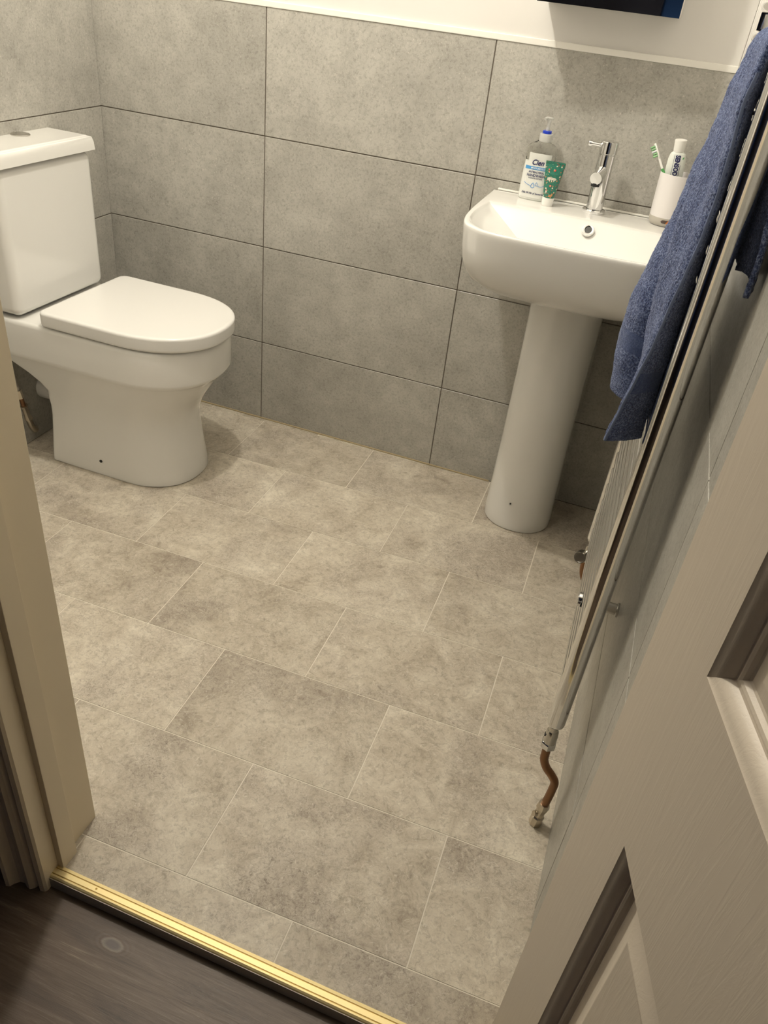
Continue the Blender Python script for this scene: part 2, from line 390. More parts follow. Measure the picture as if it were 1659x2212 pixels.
d2 = empty('added_door', (.9, -3.4, 0), kind='structure'); tag(d2, 'added dark door standing in for the unlit hall in the mirror')  # added door, its dark colour stands in for the unlit hall
for a, b in (((.30, -3.395, -.02), (1.66, -3.355, 2.1)), ((.42, -3.36, .2), (.78, -3.345, 1.0)), ((.90, -3.36, .2), (1.25, -3.345, 1.0)), ((.42, -3.36, 1.1), (.78, -3.345, 1.95)), ((.90, -3.36, 1.1), (1.25, -3.345, 1.95))):
    lp(box('door_leaf' if a[2] < 0 else 'panel', a, b, 'hall_dark', d2, .004), d2)
box_ = box('wall_hall_side', (2.65, -3.4, -.06), (2.7, -1.57, CEIL), 'white'); tag(box_, 'white hall wall behind the open door', kind='structure')

# the open door: hinged on the far jamb, swung out into the hall
P0 = Vector((1.715, -1.647, 0)); ds = Vector((.278, -.961, 0)).normalized(); dn = Vector((-.961, -.278, 0)).normalized()
d1 = empty('door_1', P0, kind='structure'); tag(d1, 'white six-panel door with embossed wood grain, standing open')
d1.matrix_world = Matrix(((ds.x, -dn.x, 0, P0.x), (ds.y, -dn.y, 0, P0.y), (0, 0, 1, 0), (0, 0, 0, 1)))   # local x across, local y into the leaf
DW, DZ0, DZ1 = .74, -.022, 1.97
cols = [(.080, .320), (.420, .660)]; rows = [(.20, .800), (.967, 1.50), (1.61, 1.85)]
xs_ = [0, cols[0][0], cols[0][1], cols[1][0], cols[1][1], DW]
for a, b in ((0, .080), (.660, DW)): box('stile', (a, 0, DZ0), (b, .035, DZ1), 'door', d1)
zs_ = [DZ0, .20, .800, .967, 1.50, 1.61, 1.85, DZ1]
for a, b in ((zs_[0], zs_[1]), (zs_[2], zs_[3]), (zs_[4], zs_[5]), (zs_[6], zs_[7])): box('rail', (.080, 0, a), (.660, .035, b), 'door', d1)
for a, b in rows: box('mullion', (.320, 0, a), (.420, .035, b), 'door', d1)
PP = [(0, 0), (.0015, .0012), (.004, .0020), (.007, .0035), (.0095, .0062), (.0110, .0088), (.0122, .0092), (.0140, .0088), (.0158, .0096), (.0175, .0120), (.0190, .0128),
      (.0260, .0130), (.0275, .0128), (.0420, .0065), (.0440, .0060)]
for a, b in cols:
    for z0, z1 in rows:
        rings = [[(a+o_, y_, z0+o_), (b-o_, y_, z0+o_), (b-o_, y_, z1-o_), (a+o_, y_, z1-o_)] for o_, y_ in PP]
        bm = loft_bm(rings, False, True); from_bm('panel', bm, 'door', d1, angle=22)
for z in (.25, 1.0, 1.72):
    h = lathe('hinge', [(.006, z-.05), (.006, z+.05)], 'dchrome', d1, (.004, .041, 0), n=16)

# ------------------------------------------------------------------ ceiling lamp (above the frame)
lx, ly, lz = LAMP_XYZ
la = empty('ceiling_lamp', (lx, ly, CEIL), 'round flush ceiling lamp lighting the bathroom', 'lamp')
lathe('base', [(.11, -.02), (.115, 0)], 'trim', la, n=40); lathe('shade', [(.0, -.065), (.06, -.060), (.095, -.045), (.108, -.02)], 'bulb', la, n=40)
ld = bpy.data.lights.new('lamp_light', 'POINT'); ld.energy = LAMP_POWER; ld.color = (1.0, .940, .825); ld.shadow_soft_size = .034
lo = bpy.data.objects.new('lamp_light', ld); COL.objects.link(lo); lo.parent = la; lo.location = (0, 0, lz-CEIL)

# ------------------------------------------------------------------ toilet
TY = -.402
to = empty('toilet', (.33, TY, 0), 'white close-coupled toilet with closed lid', 'toilet')
def dshape(xb, xf, w, z, rc=.03, nose=1.12, m=16, cy=0.0):
    """plan outline: rounded rear corners, straight flanks, half-ellipse nose towards +x"""
    rc = min(rc, w*.9); xs = max(xf-w*nose, xb+rc+.005); pts = []
    for i in range(m*2+1):
        t = -math.pi/2+math.pi*i/(2*m); e = 2.25
        c, s_ = math.cos(t), math.sin(t)
        pts.append((xs+(xf-xs)*abs(c)**(2/e), w*math.copysign(abs(s_)**(2/e), s_)))
    for i in range(1, 6): pts.append((xs+(xb+rc-xs)*i/6, w))
    for i in range(7): t = math.pi/2+math.pi/2*i/6; pts.append((xb+rc+rc*math.cos(t), w-rc+rc*math.sin(t)))
    for i in range(7): t = math.pi+math.pi/2*i/6; pts.append((xb+rc+rc*math.cos(t), -w+rc+rc*math.sin(t)))
    for i in range(1, 6): pts.append((xb+rc+(xs-xb-rc)*i/6, -w))
    return [(x-.33, y+cy, z) for x, y in pts]
sec = [(0, .168, .572, .138), (.004, .165, .575, .140), (.03, .166, .572, .138), (.10, .172, .562, .134), (.15, .177, .555, .132), (.180, .178, .554, .1325), (.205, .177, .558, .1355), (.230, .169, .568, .1410),
       (.255, .152, .583, .1480), (.280, .122, .600, .1555), (.305, .082, .617, .1630), (.322, .054, .630, .1690), (.3305, .043, .639, .1735), (.3365, .038, .6465, .1760), (.345, .036, .6505, .1768), (.40, .035, .652, .177), (.424, .035, .651, .1765), (.432, .037, .648, .174), (.436, .042, .642, .168)]
from_bm('pan', loft_bm([dshape(a, b, w, z, .012 if z < .21 else .03) for z, a, b, w in sec]), 'porc', to, angle=60)
lathe('fixing_hole', [(.0045, 0), (.0045, .002)], 'black', to, (.337-.33, -.1375, .046), (0, -1, 0), 14)
box('cistern', (.033-.33, -.1735, .442), (.167-.33, .1735, .800), 'porc', to, .022, 5)
bm = loft_bm([[(x-.33, y, z) for x, y in ((.032+o_*.2, -.178+o_), (.176-o_, -.178+o_), (.176-o_, .178-o_), (.032+o_*.2, .178-o_))] for o_, z in ((.004, .801), (0, .803), (.001, .822), (.004, .834), (.010, .8385))])
bmesh.ops.bevel(bm, geom=[e for e in bm.edges if abs((e.verts[0].co-e.verts[1].co).z) > 1e-4 and abs(e.calc_face_angle(0)) > .8], offset=.012, segments=4, affect='EDGES')
bmesh.ops.bevel(bm, geom=[e for e in bm.edges if e.verts[0].co.z > .838 and e.verts[1].co.z > .838], offset=.005, segments=3, affect='EDGES')
cl = from_bm('cistern_lid', bm, 'porc', to, angle=50)
fb = lathe('flush_button', [(.024, 0), (.024, .002), (.022, .0035), (.018, .004)], 'dchrome', to, (.066-.33, .034, .8385), n=32)
lathe('button_half', [(.0105, .003), (.0105, .0065), (.0085, .0085), (.003, .0095)], 'dchrome', fb, (-.002, .006, 0), n=24, sq=(1.5, 1.0))
lidr = [(.4385, .010), (.4395, .004), (.4415, .0012), (.446, 0), (.4700, 0), (.4735, .0008), (.4760, .0028), (.4772, .006), (.4776, .012)]
from_bm('seat_lid', loft_bm([dshape(.226+o_, .666-o_, .180-o_, z, .022+.0*o_, 1.22) for z, o_ in lidr]), 'seat', to, angle=60)
from_bm('seat', loft_bm([dshape(.235, .655, .170, z, .022, 1.2) for z in (.4365, .441)]), 'seat', to, angle=60)
for s in (-1, 1): lathe('hinge', [(.010, -.014), (.010, .014)], 'seat', to, (.215-.33, s*.08, .446), (0, 1, 0), 16)

# water supply and waste under the cistern
ws = empty('supply_pipe', (.05, -.47, 0), 'thin flexible supply pipe with copper joint under the cistern', 'pipe')
pts = [(.050, -.537, .330), (.055, -.530, .262), (.058, -.525, .225), (.058, -.518, .185)]
P = catmull(pts, 14); nP = len(P)
lp(tube('hose', P, .0075, 'hose', ws, 12, rfun=lambda t: .0075+.0013*abs(math.sin(t*26))), ws)
lp(tube('nut', [(.058, -.519, .187), (.058, -.513, .160)], .0098, 'nickel', ws, 6, angle=20), ws)
lp(tube('copper_pipe', [(.058, -.513, .162), (.057, -.504, .118)], .0065, 'copper', ws, 12), ws)
lp(tube('valve', [(.057, -.506, .132), (.057, -.503, .120), (.056, -.498, .098), (.056, -.494, .082)], .011, 'nickel', ws, 8, angle=25, rfun=lambda t: .0115 if t < .3 or t > .8 else .0085), ws)
lp(tube('elbow', [(.056, -.496, .086), (.056, -.488, .055), (.056, -.476, .036), (.044, -.462, .034)], .0085, 'nickel', ws, 12, smoothk=5), ws)
wp = lathe('waste_pipe', [(.036, -.015), (.036, .09), (.041, .092), (.041, .125), (.034, .127)], 'pvc', None, (.040, -.402, .150), (1, 0, 0), 32)
tag(wp, 'short white plastic waste pipe behind the toilet pan', 'pipe')

# ------------------------------------------------------------------ wash basin, pedestal, tap
BX = 1.481
K_out = [(0, 0), (.262, 0), (.2565, -.25), (.243, -.365), (.212, -.412), (.155, -.437), (0, -.444)]
K_in = [(0, -.140), (.238, -.150), (.2435, -.265), (.2325, -.355), (.203, -.400), (.150, -.4255), (0, -.4325)]
K_bot = [(0, -.232), (.070, -.236), (.082, -.27), (.078, -.31), (.066, -.34), (.045, -.357), (0, -.362)]
def contour(K, z):
    a = [Vector(K[0]).lerp(Vector(K[1]), i/10) for i in range(10)]
    b = catmull(K[1:]+[(-K[-2][0], K[-2][1])], 10)[:50]+[Vector(K[-1])]
    h = a+b
    full = h+[Vector((-p.x, p.y)) for p in h[-2:0:-1]]
    return [(p.x, p.y, z) for p in full]
def scl(ring, sx, sy, z): return [(x*sx, y*sy, z) for x, y, _ in ring]
def lerp_r(A, B, t, z): return [(a[0]+(b[0]-a[0])*t, a[1]+(b[1]-a[1])*t, z) for a, b in zip(A, B)]
CO, CI, CB = contour(K_out, 0), contour(K_in, 0), contour(K_bot, 0)
ba = empty('wash_basin', (BX, -.003, 0), 'white ceramic wash basin with squared bowl', 'basin')
ringsB = [scl(CO, a, b, z) for a, b, z in ((.22, .40, .672), (.38, .56, .674), (.55, .675, .681), (.70, .775, .692), (.81, .850, .706), (.895, .912, .724), (.945, .955, .745), (.974, .978, .770), (.990, .990, .800), (.998, .998, .832), (1.0, 1.0, .840), (.999, .999, .845))]
ringsB += [lerp_r(CO, CI, t, z) for t, z in ((.10, .8478), (.25, .8488), (.6, .8488), (.9, .8485))]
ringsB += [lerp_r(CI, CB, t, z) for t, z in ((0, .8475), (.012, .8455), (.03, .8415), (.15, .8290), (.35, .8080), (.55, .7870), (.75, .7665), (.88, .7540), (.96, .7480), (1.0, .7465))]
ringsB += [lerp_r(CB, [(0, -.30, 0)]*len(CB), t, z) for t, z in ((.3, .7445), (.75, .7430))]
from_bm('bowl', loft_bm(ringsB), 'porc', ba, angle=48)
lathe('drain', [(.030, .7432), (.030, .7450), (.022, .7452)], 'chrome', ba, (0, -.30, 0), n=28)
on_ = Vector((0, -.76, .65)).normalized(); oc = Vector((.006, -.1635, .8290))
bm = bmesh.new()
ov = lathe('overflow_ring', [(.0085, -.004), (.0085, .0022), (.0105, .0032), (.0130, .0030), (.0142, .0012), (.0145, -.004)], 'chrome', ba, oc, tuple(on_), 32, cap=False)
lathe('overflow_hole', [(.0088, -.0005), (.0088, .0004)], 'darkgrey', ov, oc, tuple(on_), 24)
lp(from_bm('sealant', box_bm((1.228, -.0065, .846), (1.735, 0, .8508), .002), 'trim', ba, angle=40), ba)

pe = empty('basin_pedestal', (BX, -.1, 0), 'white ceramic pedestal under the wash basin', 'pedestal')
def ped(z, w, yf, yb=-.03):
    pts = []; ys = yf+w*.98
    for i in range(29):
        t = math.pi+math.pi*i/28; c, s_ = math.cos(t), math.sin(t); pts.append((w*math.copysign(abs(c)**(2/2.15), c), ys-(ys-yf)*abs(s_)**(2/2.15)))
    pts += [(w, ys+(yb-ys)*.5), (w, yb), (0, yb), (-w, yb), (-w, ys+(yb-ys)*.5)]
    return [(x, y+.1, z) for x, y in pts]
from_bm('column', loft_bm([ped(z, w, yf) for z, w, yf in ((0, .0945, -.230), (.004, .0965, -.233), (.03, .0965, -.233), (.10, .0945, -.230), (.25, .0915, -.226), (.45, .0900, -.224), (.60, .0905, -.225), (.672, .0920, -.228))]), 'porc', pe, angle=50)
tube('scratch', [(-.0770, -.0795, .221), (-.0757, -.0815, .209)], .0007, 'black', pe, 6)
lathe('chip', [(.0022, 0), (.0022, .004)], 'black', pe, (-.017, -.1278, .088), (0, -1, 0), 8)

TX, TYY, TZ = 1.480, -.067, .8490
tp = empty('mixer_tap', (TX, TYY, TZ), 'chrome mixer tap with lever, on the back of the basin', 'tap')
lathe('base_ring', [(.0265, 0), (.0275, .002), (.0275, .0060), (.0255, .0080), (.019, .0085)], 'chrome', tp, n=48)
lathe('body', [(.0195, .006), (.0195, .128), (.0180, .1292), (.0180, .1305)], 'chrome', tp, n=56)
lathe('handle', [(.0178, .130), (.0205, .1308), (.0208, .1325), (.0208, .154), (.0200, .1565), (.0185, .1572), (0, .1572)], 'chrome', tp, n=56)
dl = Vector((-.92, -.30, .06)).normalized()
lathe('lever', [(.0045, .015), (.0045, .040), (.0062, .0405), (.0064, .0470), (.0050, .0490), (0, .0492)], 'chrome', tp, (0, 0, .1455), tuple(dl), 24)
sd = Vector((-.12, -.97, -.16)).normalized(); so = Vector((0, 0, .094))
sp = lathe('spout', [(.0140, .010), (.0140, .0610), (.0134, .0625), (.0, .0628)], 'chrome', tp, so, tuple(sd), 40)
lathe('aerator', [(.0098, 0), (.0098, .0065), (.0085, .0068)], 'black', sp, so+sd*.052+Vector((0, 0, -.0192)), (0, 0, 1), 28)

# ------------------------------------------------------------------ things on the basin deck
DZ = .8490
def soap_bottle():
    bx, by = 1.3265, -.047
    e = empty('soap_bottle', (bx, by, DZ), 'clear pump bottle of white antibacterial handwash beside the tap', 'bottle')
    a = [(.0, .0345, .0205), (.003, .0365, .0225), (.03, .0368, .0228), (.06, .0362, .0222), (.080, .0352, .0215), (.0885, .0350, .0212), (.096, .0358, .0218), (.108, .0365, .0222), (.1165, .0352, .0212), (.122, .031, .0195), (.1265, .0235, .0175), (.129, .0168, .0155), (.131, .0150, .0150)]
    def ring(z, w, d, k=0.0, n=64, ex=2.7):
        r = []
        for i in range(n):
            t = 2*math.pi*i/n; c, s_ = math.cos(t), math.sin(t)
            r.append(((w-k)*math.copysign(abs(c)**(2/ex), c), (d-k)*math.copysign(abs(s_)**(2/ex), s_), z))
        return r
    from_bm('bottle_body', loft_bm([ring(*s) for s in a if s[0] < .09]), 'soap', e, angle=50)
    sh = from_bm('bottle_shoulder', loft_bm([ring(*s) for s in a if s[0] > .088], False, False), 'clear', e, angle=50)
    md = sh.modifiers.new('wall', 'SOLIDIFY'); md.thickness = .0009; md.offset = -1
    def wd(z):
        for p, q in zip(a, a[1:]):
            if p[0] <= z <= q[0]:
                t = (z-p[0])/(q[0]-p[0]); return p[1]+(q[1]-p[1])*t, p[2]+(q[2]-p[2])*t
        return a[0][1], a[0][2]
    def fy(x, z):
        w, d = wd(z); u = min(abs(x)/w, .995); return -d*(1-u**2.7)**(1/2.7)
    def patch(name, f0, f1, z0, z1, mat, off, parent=e, nx=20, nz=10):
        bm = bmesh.new(); G = []
        for j in range(nz+1):
            z = z0+(z1-z0)*j/nz
            G.append([bm.verts.new((x, fy(x, z)-off, z)) for x in [f0(z)+(f1(z)-f0(z))*i/nx for i in range(nx+1)]])
        for j in range(nz):
            for i in range(nx): bm.faces.new((G[j][i], G[j][i+1], G[j+1][i+1], G[j+1][i]))
        return from_bm(name, bm, mat, parent, smooth=True)
    lab = patch('label', lambda z: -.0335*wd(z)[0]/.0368 if z < .086 else -.024, lambda z: .0335*wd(z)[0]/.0368 if z < .086 else .029, .006, .0855, 'label', .0004)
    lab['label'] = 'white printed front label'
    patch('label_top', lambda z: -.0245, lambda z: .0285, .0855, .106, 'label', .0004, lab)
    patch('blue_band', lambda z: -.029, lambda z: .033, .0695, .0765, 'bandblue', .0008, lab, 16, 2)
    def wrap(txt, size, cx, cz, mat, shear=0.0, bold=0.0, width=1.0, off=.0010):
        me = text_mesh(txt, size, shear, bold, width)
        bm = bmesh.new(); bm.from_mesh(me); bmesh.ops.triangulate(bm, faces=bm.faces)
        for v in bm.verts: x, z = v.co.x+cx, v.co.y+cz; v.co = (x, fy(x, z)-off, z)
        bm.to_mesh(me); bm.free(); return link('lettering', me, mat, lab)
    wrap('Cien', .0165, -.001, .0855, 'navy', .32, .0004, .95)
    wrap('MOISTURE PLUS', .0052, .003, .0728, 'inkwhite', 0, .0001, .95, .0012)
    wrap('ANTIBACTERIAL', .0066, .0, .0640, 'navy', 0, .00012, .78)
    wrap('HANDWASH', .0088, .0, .0565, 'navy', 0, .0002, .86)
    wrap('CLEANS & SOFTENS', .0040, .0, .0505, 'navy', 0, .00008, .95)
    wrap('Kills 99.9% of bacteria', .0062, -.001, .0165, 'navy', .2, .0001, .95)
    for cx, cz, r in ((-.003, .0335, .0052), (.0055, .0375, .0036)):     # two water drops
        bm = bmesh.new(); o_ = []; i_ = []
        for k in range(24):
            t = 2*math.pi*k/24; x, z = math.sin(t)*r*(1-.0*k), -math.cos(t)*r
            if z > 0: x *= (1-z/r*.65); z *= 1.5
            for R_, L_ in ((1, o_), (.68, i_)): xx, zz = cx+x*R_, cz+z*R_; L_.append(bm.verts.new((xx, fy(xx, zz)-.0011, zz)))
        for k in range(24): bm.faces.new((o_[k], o_[(k+1) % 24], i_[(k+1) % 24], i_[k]))
        from_bm('drop_mark', bm, 'drop', lab)
    for pts in ([(-.026, .040), (-.018, .036), (-.009, .0335)], [(.009, .0345), (.018, .0335), (.026, .039)]):
        P_ = catmull([(x, z, 0) for x, z in pts], 8); bm = bmesh.new()
        V_ = [(bm.verts.new((p.x, fy(p.x, p.y+.0006)-.0011, p.y+.0006)), bm.verts.new((p.x, fy(p.x, p.y-.0006)-.0011, p.y-.0006))) for p in P_]
        for p, q in zip(V_, V_[1:]): bm.faces.new((p[0], p[1], q[1], q[0]))
        from_bm('wave_mark', bm, 'drop', lab)
    lathe('collar', [(.0152, .1305), (.0156, .133), (.0156, .1455), (.0150, .1475), (.0105, .148)], 'frost', e, (.003, 0, 0), n=40)
    lathe('blue_ring', [(.0098, .148), (.0105, .1485), (.0105, .1535), (.0095, .154)], 'bluering', e, (.003, 0, 0), n=36)
    pm = lathe('pump_stem', [(.0042, .154), (.0040, .170), (.0050, .176), (.0085, .1795), (.0088, .1815), (.006, .1825)], 'frost', e, (.003, 0, 0), n=28)
    tube('nozzle', [(.003, 0, .1800), (-.002, -.006, .1803), (-.006, -.011, .1790)], .0035, 'frost', pm, 12, 4)
soap_bottle()

def cream_tube():
    e = empty('cream_tube', (1.3695, -.090, DZ), 'small green floral hand cream tube standing on white cap', 'tube')
    lathe('cap', [(.0128, 0), (.0134, .001), (.0142, .018), (.0138, .0190), (.010, .0195)], 'wcap', e, n=36)
    rings = []
    for z, w, d in ((.0193, .0135, .0130), (.024, .0142, .0130), (.045, .0172, .0115), (.068, .0202, .0080), (.088, .0226, .0035), (.0925, .0230, .0012), (.0985, .0232, .0010)):
        rings.append([(w*math.cos(2*math.pi*i/36), d*math.sin(2*math.pi*i/36), z) for i in range(36)])
    b = from_bm('tube_body', loft_bm(rings), 'floral', e, angle=50)
    box('crimp', (-.0232, -.0013, .0945), (.0232, .0013, .0985), 'floral', b)
    TW = ((.0193, .0135, .0130), (.024, .0142, .0130), (.045, .0172, .0115), (.068, .0202, .0080), (.088, .0226, .0035), (.0925, .0230, .0012))
    def fy(x, z):
        for p, q in zip(TW, TW[1:]):
            if p[0] <= z <= q[0]:
                t = (z-p[0])/(q[0]-p[0]); w = p[1]+(q[1]-p[1])*t; d = p[2]+(q[2]-p[2])*t; return -d*math.sqrt(max(.02, 1-(x/w)**2))
        return -.0012
    def blot(cx, cz, rx, rz, mat, off, n=14):        # flat printed blob following the tube
        bm = bmesh.new(); c0 = bm.verts.new((cx, fy(cx, cz)-off, cz)); R_ = []
        for f in (.5, 1):
            R_.append([bm.verts.new((cx+rx*f*math.cos(2*math.pi*i/n), fy(cx+rx*f*math.cos(2*math.pi*i/n), cz+rz*f*math.sin(2*math.pi*i/n))-off, cz+rz*f*math.sin(2*math.pi*i/n))) for i in range(n)])
        for i in range(n):
            j = (i+1) % n; bm.faces.new((c0, R_[0][i], R_[0][j])); bm.faces.new((R_[0][i], R_[1][i], R_[1][j], R_[0][j]))
        from_bm('print', bm, mat, b, smooth=True)
    for x, z, rx, rz in ((-.004, .0625, .0085, .0030), (.0045, .0620, .0048, .0026), (-.010, .0605, .0022, .0028), (-.006, .0580, .0012, .0022), (-.001, .0578, .0012, .0022), (.004, .0582, .0011, .0020)): blot(x, z, rx, rz, 'cream', .0005)
    for x, z in ((-.009, .063), (-.006, .064), (-.003, .0625), (0, .064), (.003, .0625), (-.0045, .0612), (.006, .0625)): blot(x, z, .0007, .0006, 'navy', .0009, 8)
    for x, z, rx, rz in ((.0035, .0255, .0042, .0022), (.0065, .0285, .0022, .0026), (.001, .0240, .0030, .0014)): blot(x, z, rx, rz, 'ginger', .0005)
    for x, z, rx, rz in ((-.0085, .034, .0016, .0045), (-.0105, .040, .0018, .0018)): blot(x, z, rx, rz, 'cream', .0005)
    for x, z, r in ((-.0085, .0365, .0014), (-.0015, .047, .0026), (.002, .081, .0022), (-.012, .081, .0020)): blot(x, z, r, r, 'coral', .0007, 10)
    blot(-.0015, .047, .0011, .0011, 'cream', .0011, 8); blot(.001, .0735, .0105, .0034, 'leaf', .0005)
    e.rotation_euler = (math.radians(1.5), math.radians(1.0), math.radians(8))
    # leaning back a touch on its cap
cream_tube()

CX, CY = 1.6455, -.054
def tumbler():
    e = empty('tumbler', (CX, CY, DZ), 'white toothbrush tumbler with rounded grey base', 'cup')
    lathe('cup_wall', [(.0372, .0195), (.0385, .070), (.0395, .1115), (.0390, .1125), (.0378, .1120), (.0368, .070), (.0355, .022), (.0, .021)], 'cup', e, n=64)
    lathe('cup_base', [(.0290, 0), (.0325, .001), (.0355, .005), (.0371, .011), (.0374, .0195), (.030, .0197)], 'cupbase', e, n=64)
    lathe('foot', [(.031, -.0005), (.0325, .0012)], 'rubber', e, n=48)
    ang = math.radians(-78)
    def pill(name, a0, a1, z0, z1, r, mat, par, sk=0.0):
        bm = bmesh.new(); V_ = []
        for i in range(17):
            f = i/16; a = a0+(a1-a0)*f; h = (z1-z0)/2; k = 1.0 if sk else min(1, math.sqrt(max(0, 1-max(0, (abs(f-.5)-.30)/.20)**2)))
            V_.append([bm.verts.new((r*math.cos(a+s_*sk), r*math.sin(a+s_*sk), (z0+z1)/2+s_*h*k)) for s_ in (-1, 1)])
        for p, q in zip(V_, V_[1:]): bm.faces.new((p[0], q[0], q[1], p[1]))
        return from_bm(name, bm, mat, par)
    s_ = pill('slot', ang-.42, ang+.42, .0085, .0160, .0378, 'slot', e)
    pill('slot_reflection', ang-.06, ang+.08, .0088, .0157, .0380, 'orange', s_, .06)  # brown and orange are the slot's reflections, painted as flat colour
tumbler()

def toothpaste():
    e = empty('toothpaste_tube', (CX-.004, CY+.004, DZ+.024), 'white toothpaste tube standing cap up in the tumbler', 'tube')
    rings = []
    for z, w, d in ((.0, .0205, .0012), (.004, .0205, .002), (.04, .0205, .0085), (.075, .0205, .0120), (.100, .0205, .0130), (.118, .0195, .0132), (.130, .0165, .0128), (.1335, .0125, .0115), (.1345, .0110, .0108)):
        rings.append([(w*math.cos(2*math.pi*i/40), d*math.sin(2*math.pi*i/40), z) for i in range(40)])
    b = from_bm('tube_body', loft_bm(rings), 'paste', e, angle=50)
    lathe('cap', [(.0118, .1342), (.0120, .136), (.0132, .1575), (.0128, .1588), (0, .1590)], 'wcap', e, n=32)
    def prof(z):
        T = ((.0, .0012, .0205), (.04, .0085, .0205), (.075, .0120, .0205), (.100, .0130, .0205), (.118, .0132, .0195), (.130, .0128, .0165))
        for p, q in zip(T, T[1:]):
            if p[0] <= z <= q[0]: t = (z-p[0])/(q[0]-p[0]); return p[1]+(q[1]-p[1])*t, p[2]+(q[2]-p[2])*t
        return T[-1][1:]
    def put(me, cx, cz, mat):
        bm = bmesh.new(); bm.from_mesh(me); bmesh.ops.triangulate(bm, faces=bm.faces); bmesh.ops.subdivide_edges(bm, edges=bm.edges, cuts=1)
        for v in bm.verts:
            x, z = v.co.y+cx, -v.co.x+cz                # reads from the cap downwards
            d, w = prof(max(min(z, .13), 0)); u = min(abs(x)/w, .98); v.co = (x, -d*math.sqrt(1-u*u)-.0005, z)
        bm.to_mesh(me); bm.free(); link('lettering', me, mat, b)
    me = text_mesh('SENSODYNE', .0140, 0, .0007, .82); put(me, .003, .0965, 'navy')
    for x0, t0 in ((-.0048, -.032), (.0112, -.012)):
        m2 = bpy.data.meshes.new('line'); m2.from_pydata([(t0, -.0004, 0), (.05, -.0004, 0), (.05, .0004, 0), (t0, .0004, 0)], [], [(0, 1, 2, 3)]); put(m2, x0, .0965, 'navy')
    lathe('green_mark', [(.0022, 0), (.0022, .0006)], 'green', b, (.0140, -.0078, .1225), (.55, -.8, .1), 14, sq=(.7, 1.4))
    e.rotation_euler = (math.radians(4), math.radians(-3.5), math.radians(-6))
toothpaste()

def toothbrush():
    e = empty('toothbrush', (1.668, -.076, DZ+.025), 'white toothbrush with green bristles leaning in the tumbler', 'toothbrush')
    B0 = Vector((0, 0, 0)); T0 = Vector((1.577-1.668, -.044+.076, 1.013-DZ-.025)); d = (T0-B0).normalized(); L = (T0-B0).length
    tube('handle', [B0, B0+d*L*.3, B0+d*L*.50], .0048, 'wcap', e, 14); tube('grip', [B0+d*L*.46, B0+d*L*.60, B0+d*L*.66], .0050, 'green', e, 14, rfun=lambda t: .0050-.0016*t)
    tube('neck', [B0+d*L*.64, B0+d*L*.72, B0+d*L*.84], .0026, 'wcap', e, 12)
    q = Vector((-.80, -.30, -.52)); q = (q-d*q.dot(d)).normalized(); w = d.cross(q)
    H0 = B0+d*L*.80; HL = .034
    ringsH = []
    for f, hw in ((0, .0030), (.12, .0056), (.35, .0074), (.7, .0072), (.93, .0054), (1.0, .002)):
        c = H0+d*HL*f; ringsH.append([c+w*hw*math.cos(2*math.pi*i/20)+q*.0026*math.sin(2*math.pi*i/20) for i in range(20)])
    hd = from_bm('head', loft_bm(ringsH), 'wcap', e, angle=60)
    for i in range(5):
        for j in (-1, 0, 1):
            c = H0+d*HL*(.22+.15*i)+w*.0034*j
            tube('bristle_tuft', [c+q*.002, c+q*(.0105 if i % 2 else .0115)], .0018, 'bristle' if i not in (2,) else 'inkwhite', hd, 7)
toothbrush()

# ------------------------------------------------------------------ mirror cabinet
mc = empty('mirror_cabinet', (1.41, -.065, 1.254), 'white wall cabinet with mirrored front above the basin', 'cabinet')
lp(box('body', (1.264, -.0915, 1.2545), (1.5565, -.001, 1.86), 'cabinet', mc, .001), mc)
md_ = box('mirror_door', (-.2955, -.0115, 1.2535), (0, 0, 1.861), 'mirror', mc); md_.location = Vector((1.5575, -.0930, 0))-Vector(mc.location); md_.rotation_euler = (0, 0, math.radians(3.0))   # left a little ajar

# ------------------------------------------------------------------ towel rail
RO = Vector((1.7080, -1.135, 0)); RD = Vector((-.022, 1, 0)).normalized(); RNn = Vector((-1, -.022, 0)).normalized()
tr = empty('towel_rail', RO, 'chrome ladder towel radiator on the tiled wall', 'towel rail')
tr.matrix_world = Matrix(((RD.x, -RNn.x, .009, RO.x), (RD.y, -RNn.y, 0, RO.y), (0, 0, 1, 0), (0, 0, 0, 1)))   # local x along the wall, local -y to the room
RL = .565; RZ0, RZ1 = .268, 1.352
def dsec(cx, z, k=1.0):
    r = []
    for i in range(32):
        t = 2*math.pi*i/32; c, s_ = math.cos(t), math.sin(t); e = 2.6
        r.append((cx+.0155*k*math.copysign(abs(c)**(2/e), c), .0150*k*math.copysign(abs(s_)**(2/e), s_), z))
    return r
for cx in (0, RL):
    from_bm('post', loft_bm([dsec(cx, z, k) for z, k in ((RZ0-.003, .55), (RZ0, .72), (RZ0+.005, .92), (RZ0+.010, 1.0), (RZ1-.008, 1.0), (RZ1-.003, .93), (RZ1, .7))]), 'chrome', tr, angle=40)
z = .305; rung = None; i = 0
while z < 1.335:
    if rung is None:
        rung = tube('rung', [(.010, -.0005, 0), (RL-.010, -.0005, 0)], .0105, 'chrome', tr, 18); o = rung
    else:
        o = bpy.data.objects.new('rung', rung.data); COL.objects.link(o); o.parent = tr
    o.location = (0, 0, z); i += 1
    z += .0392
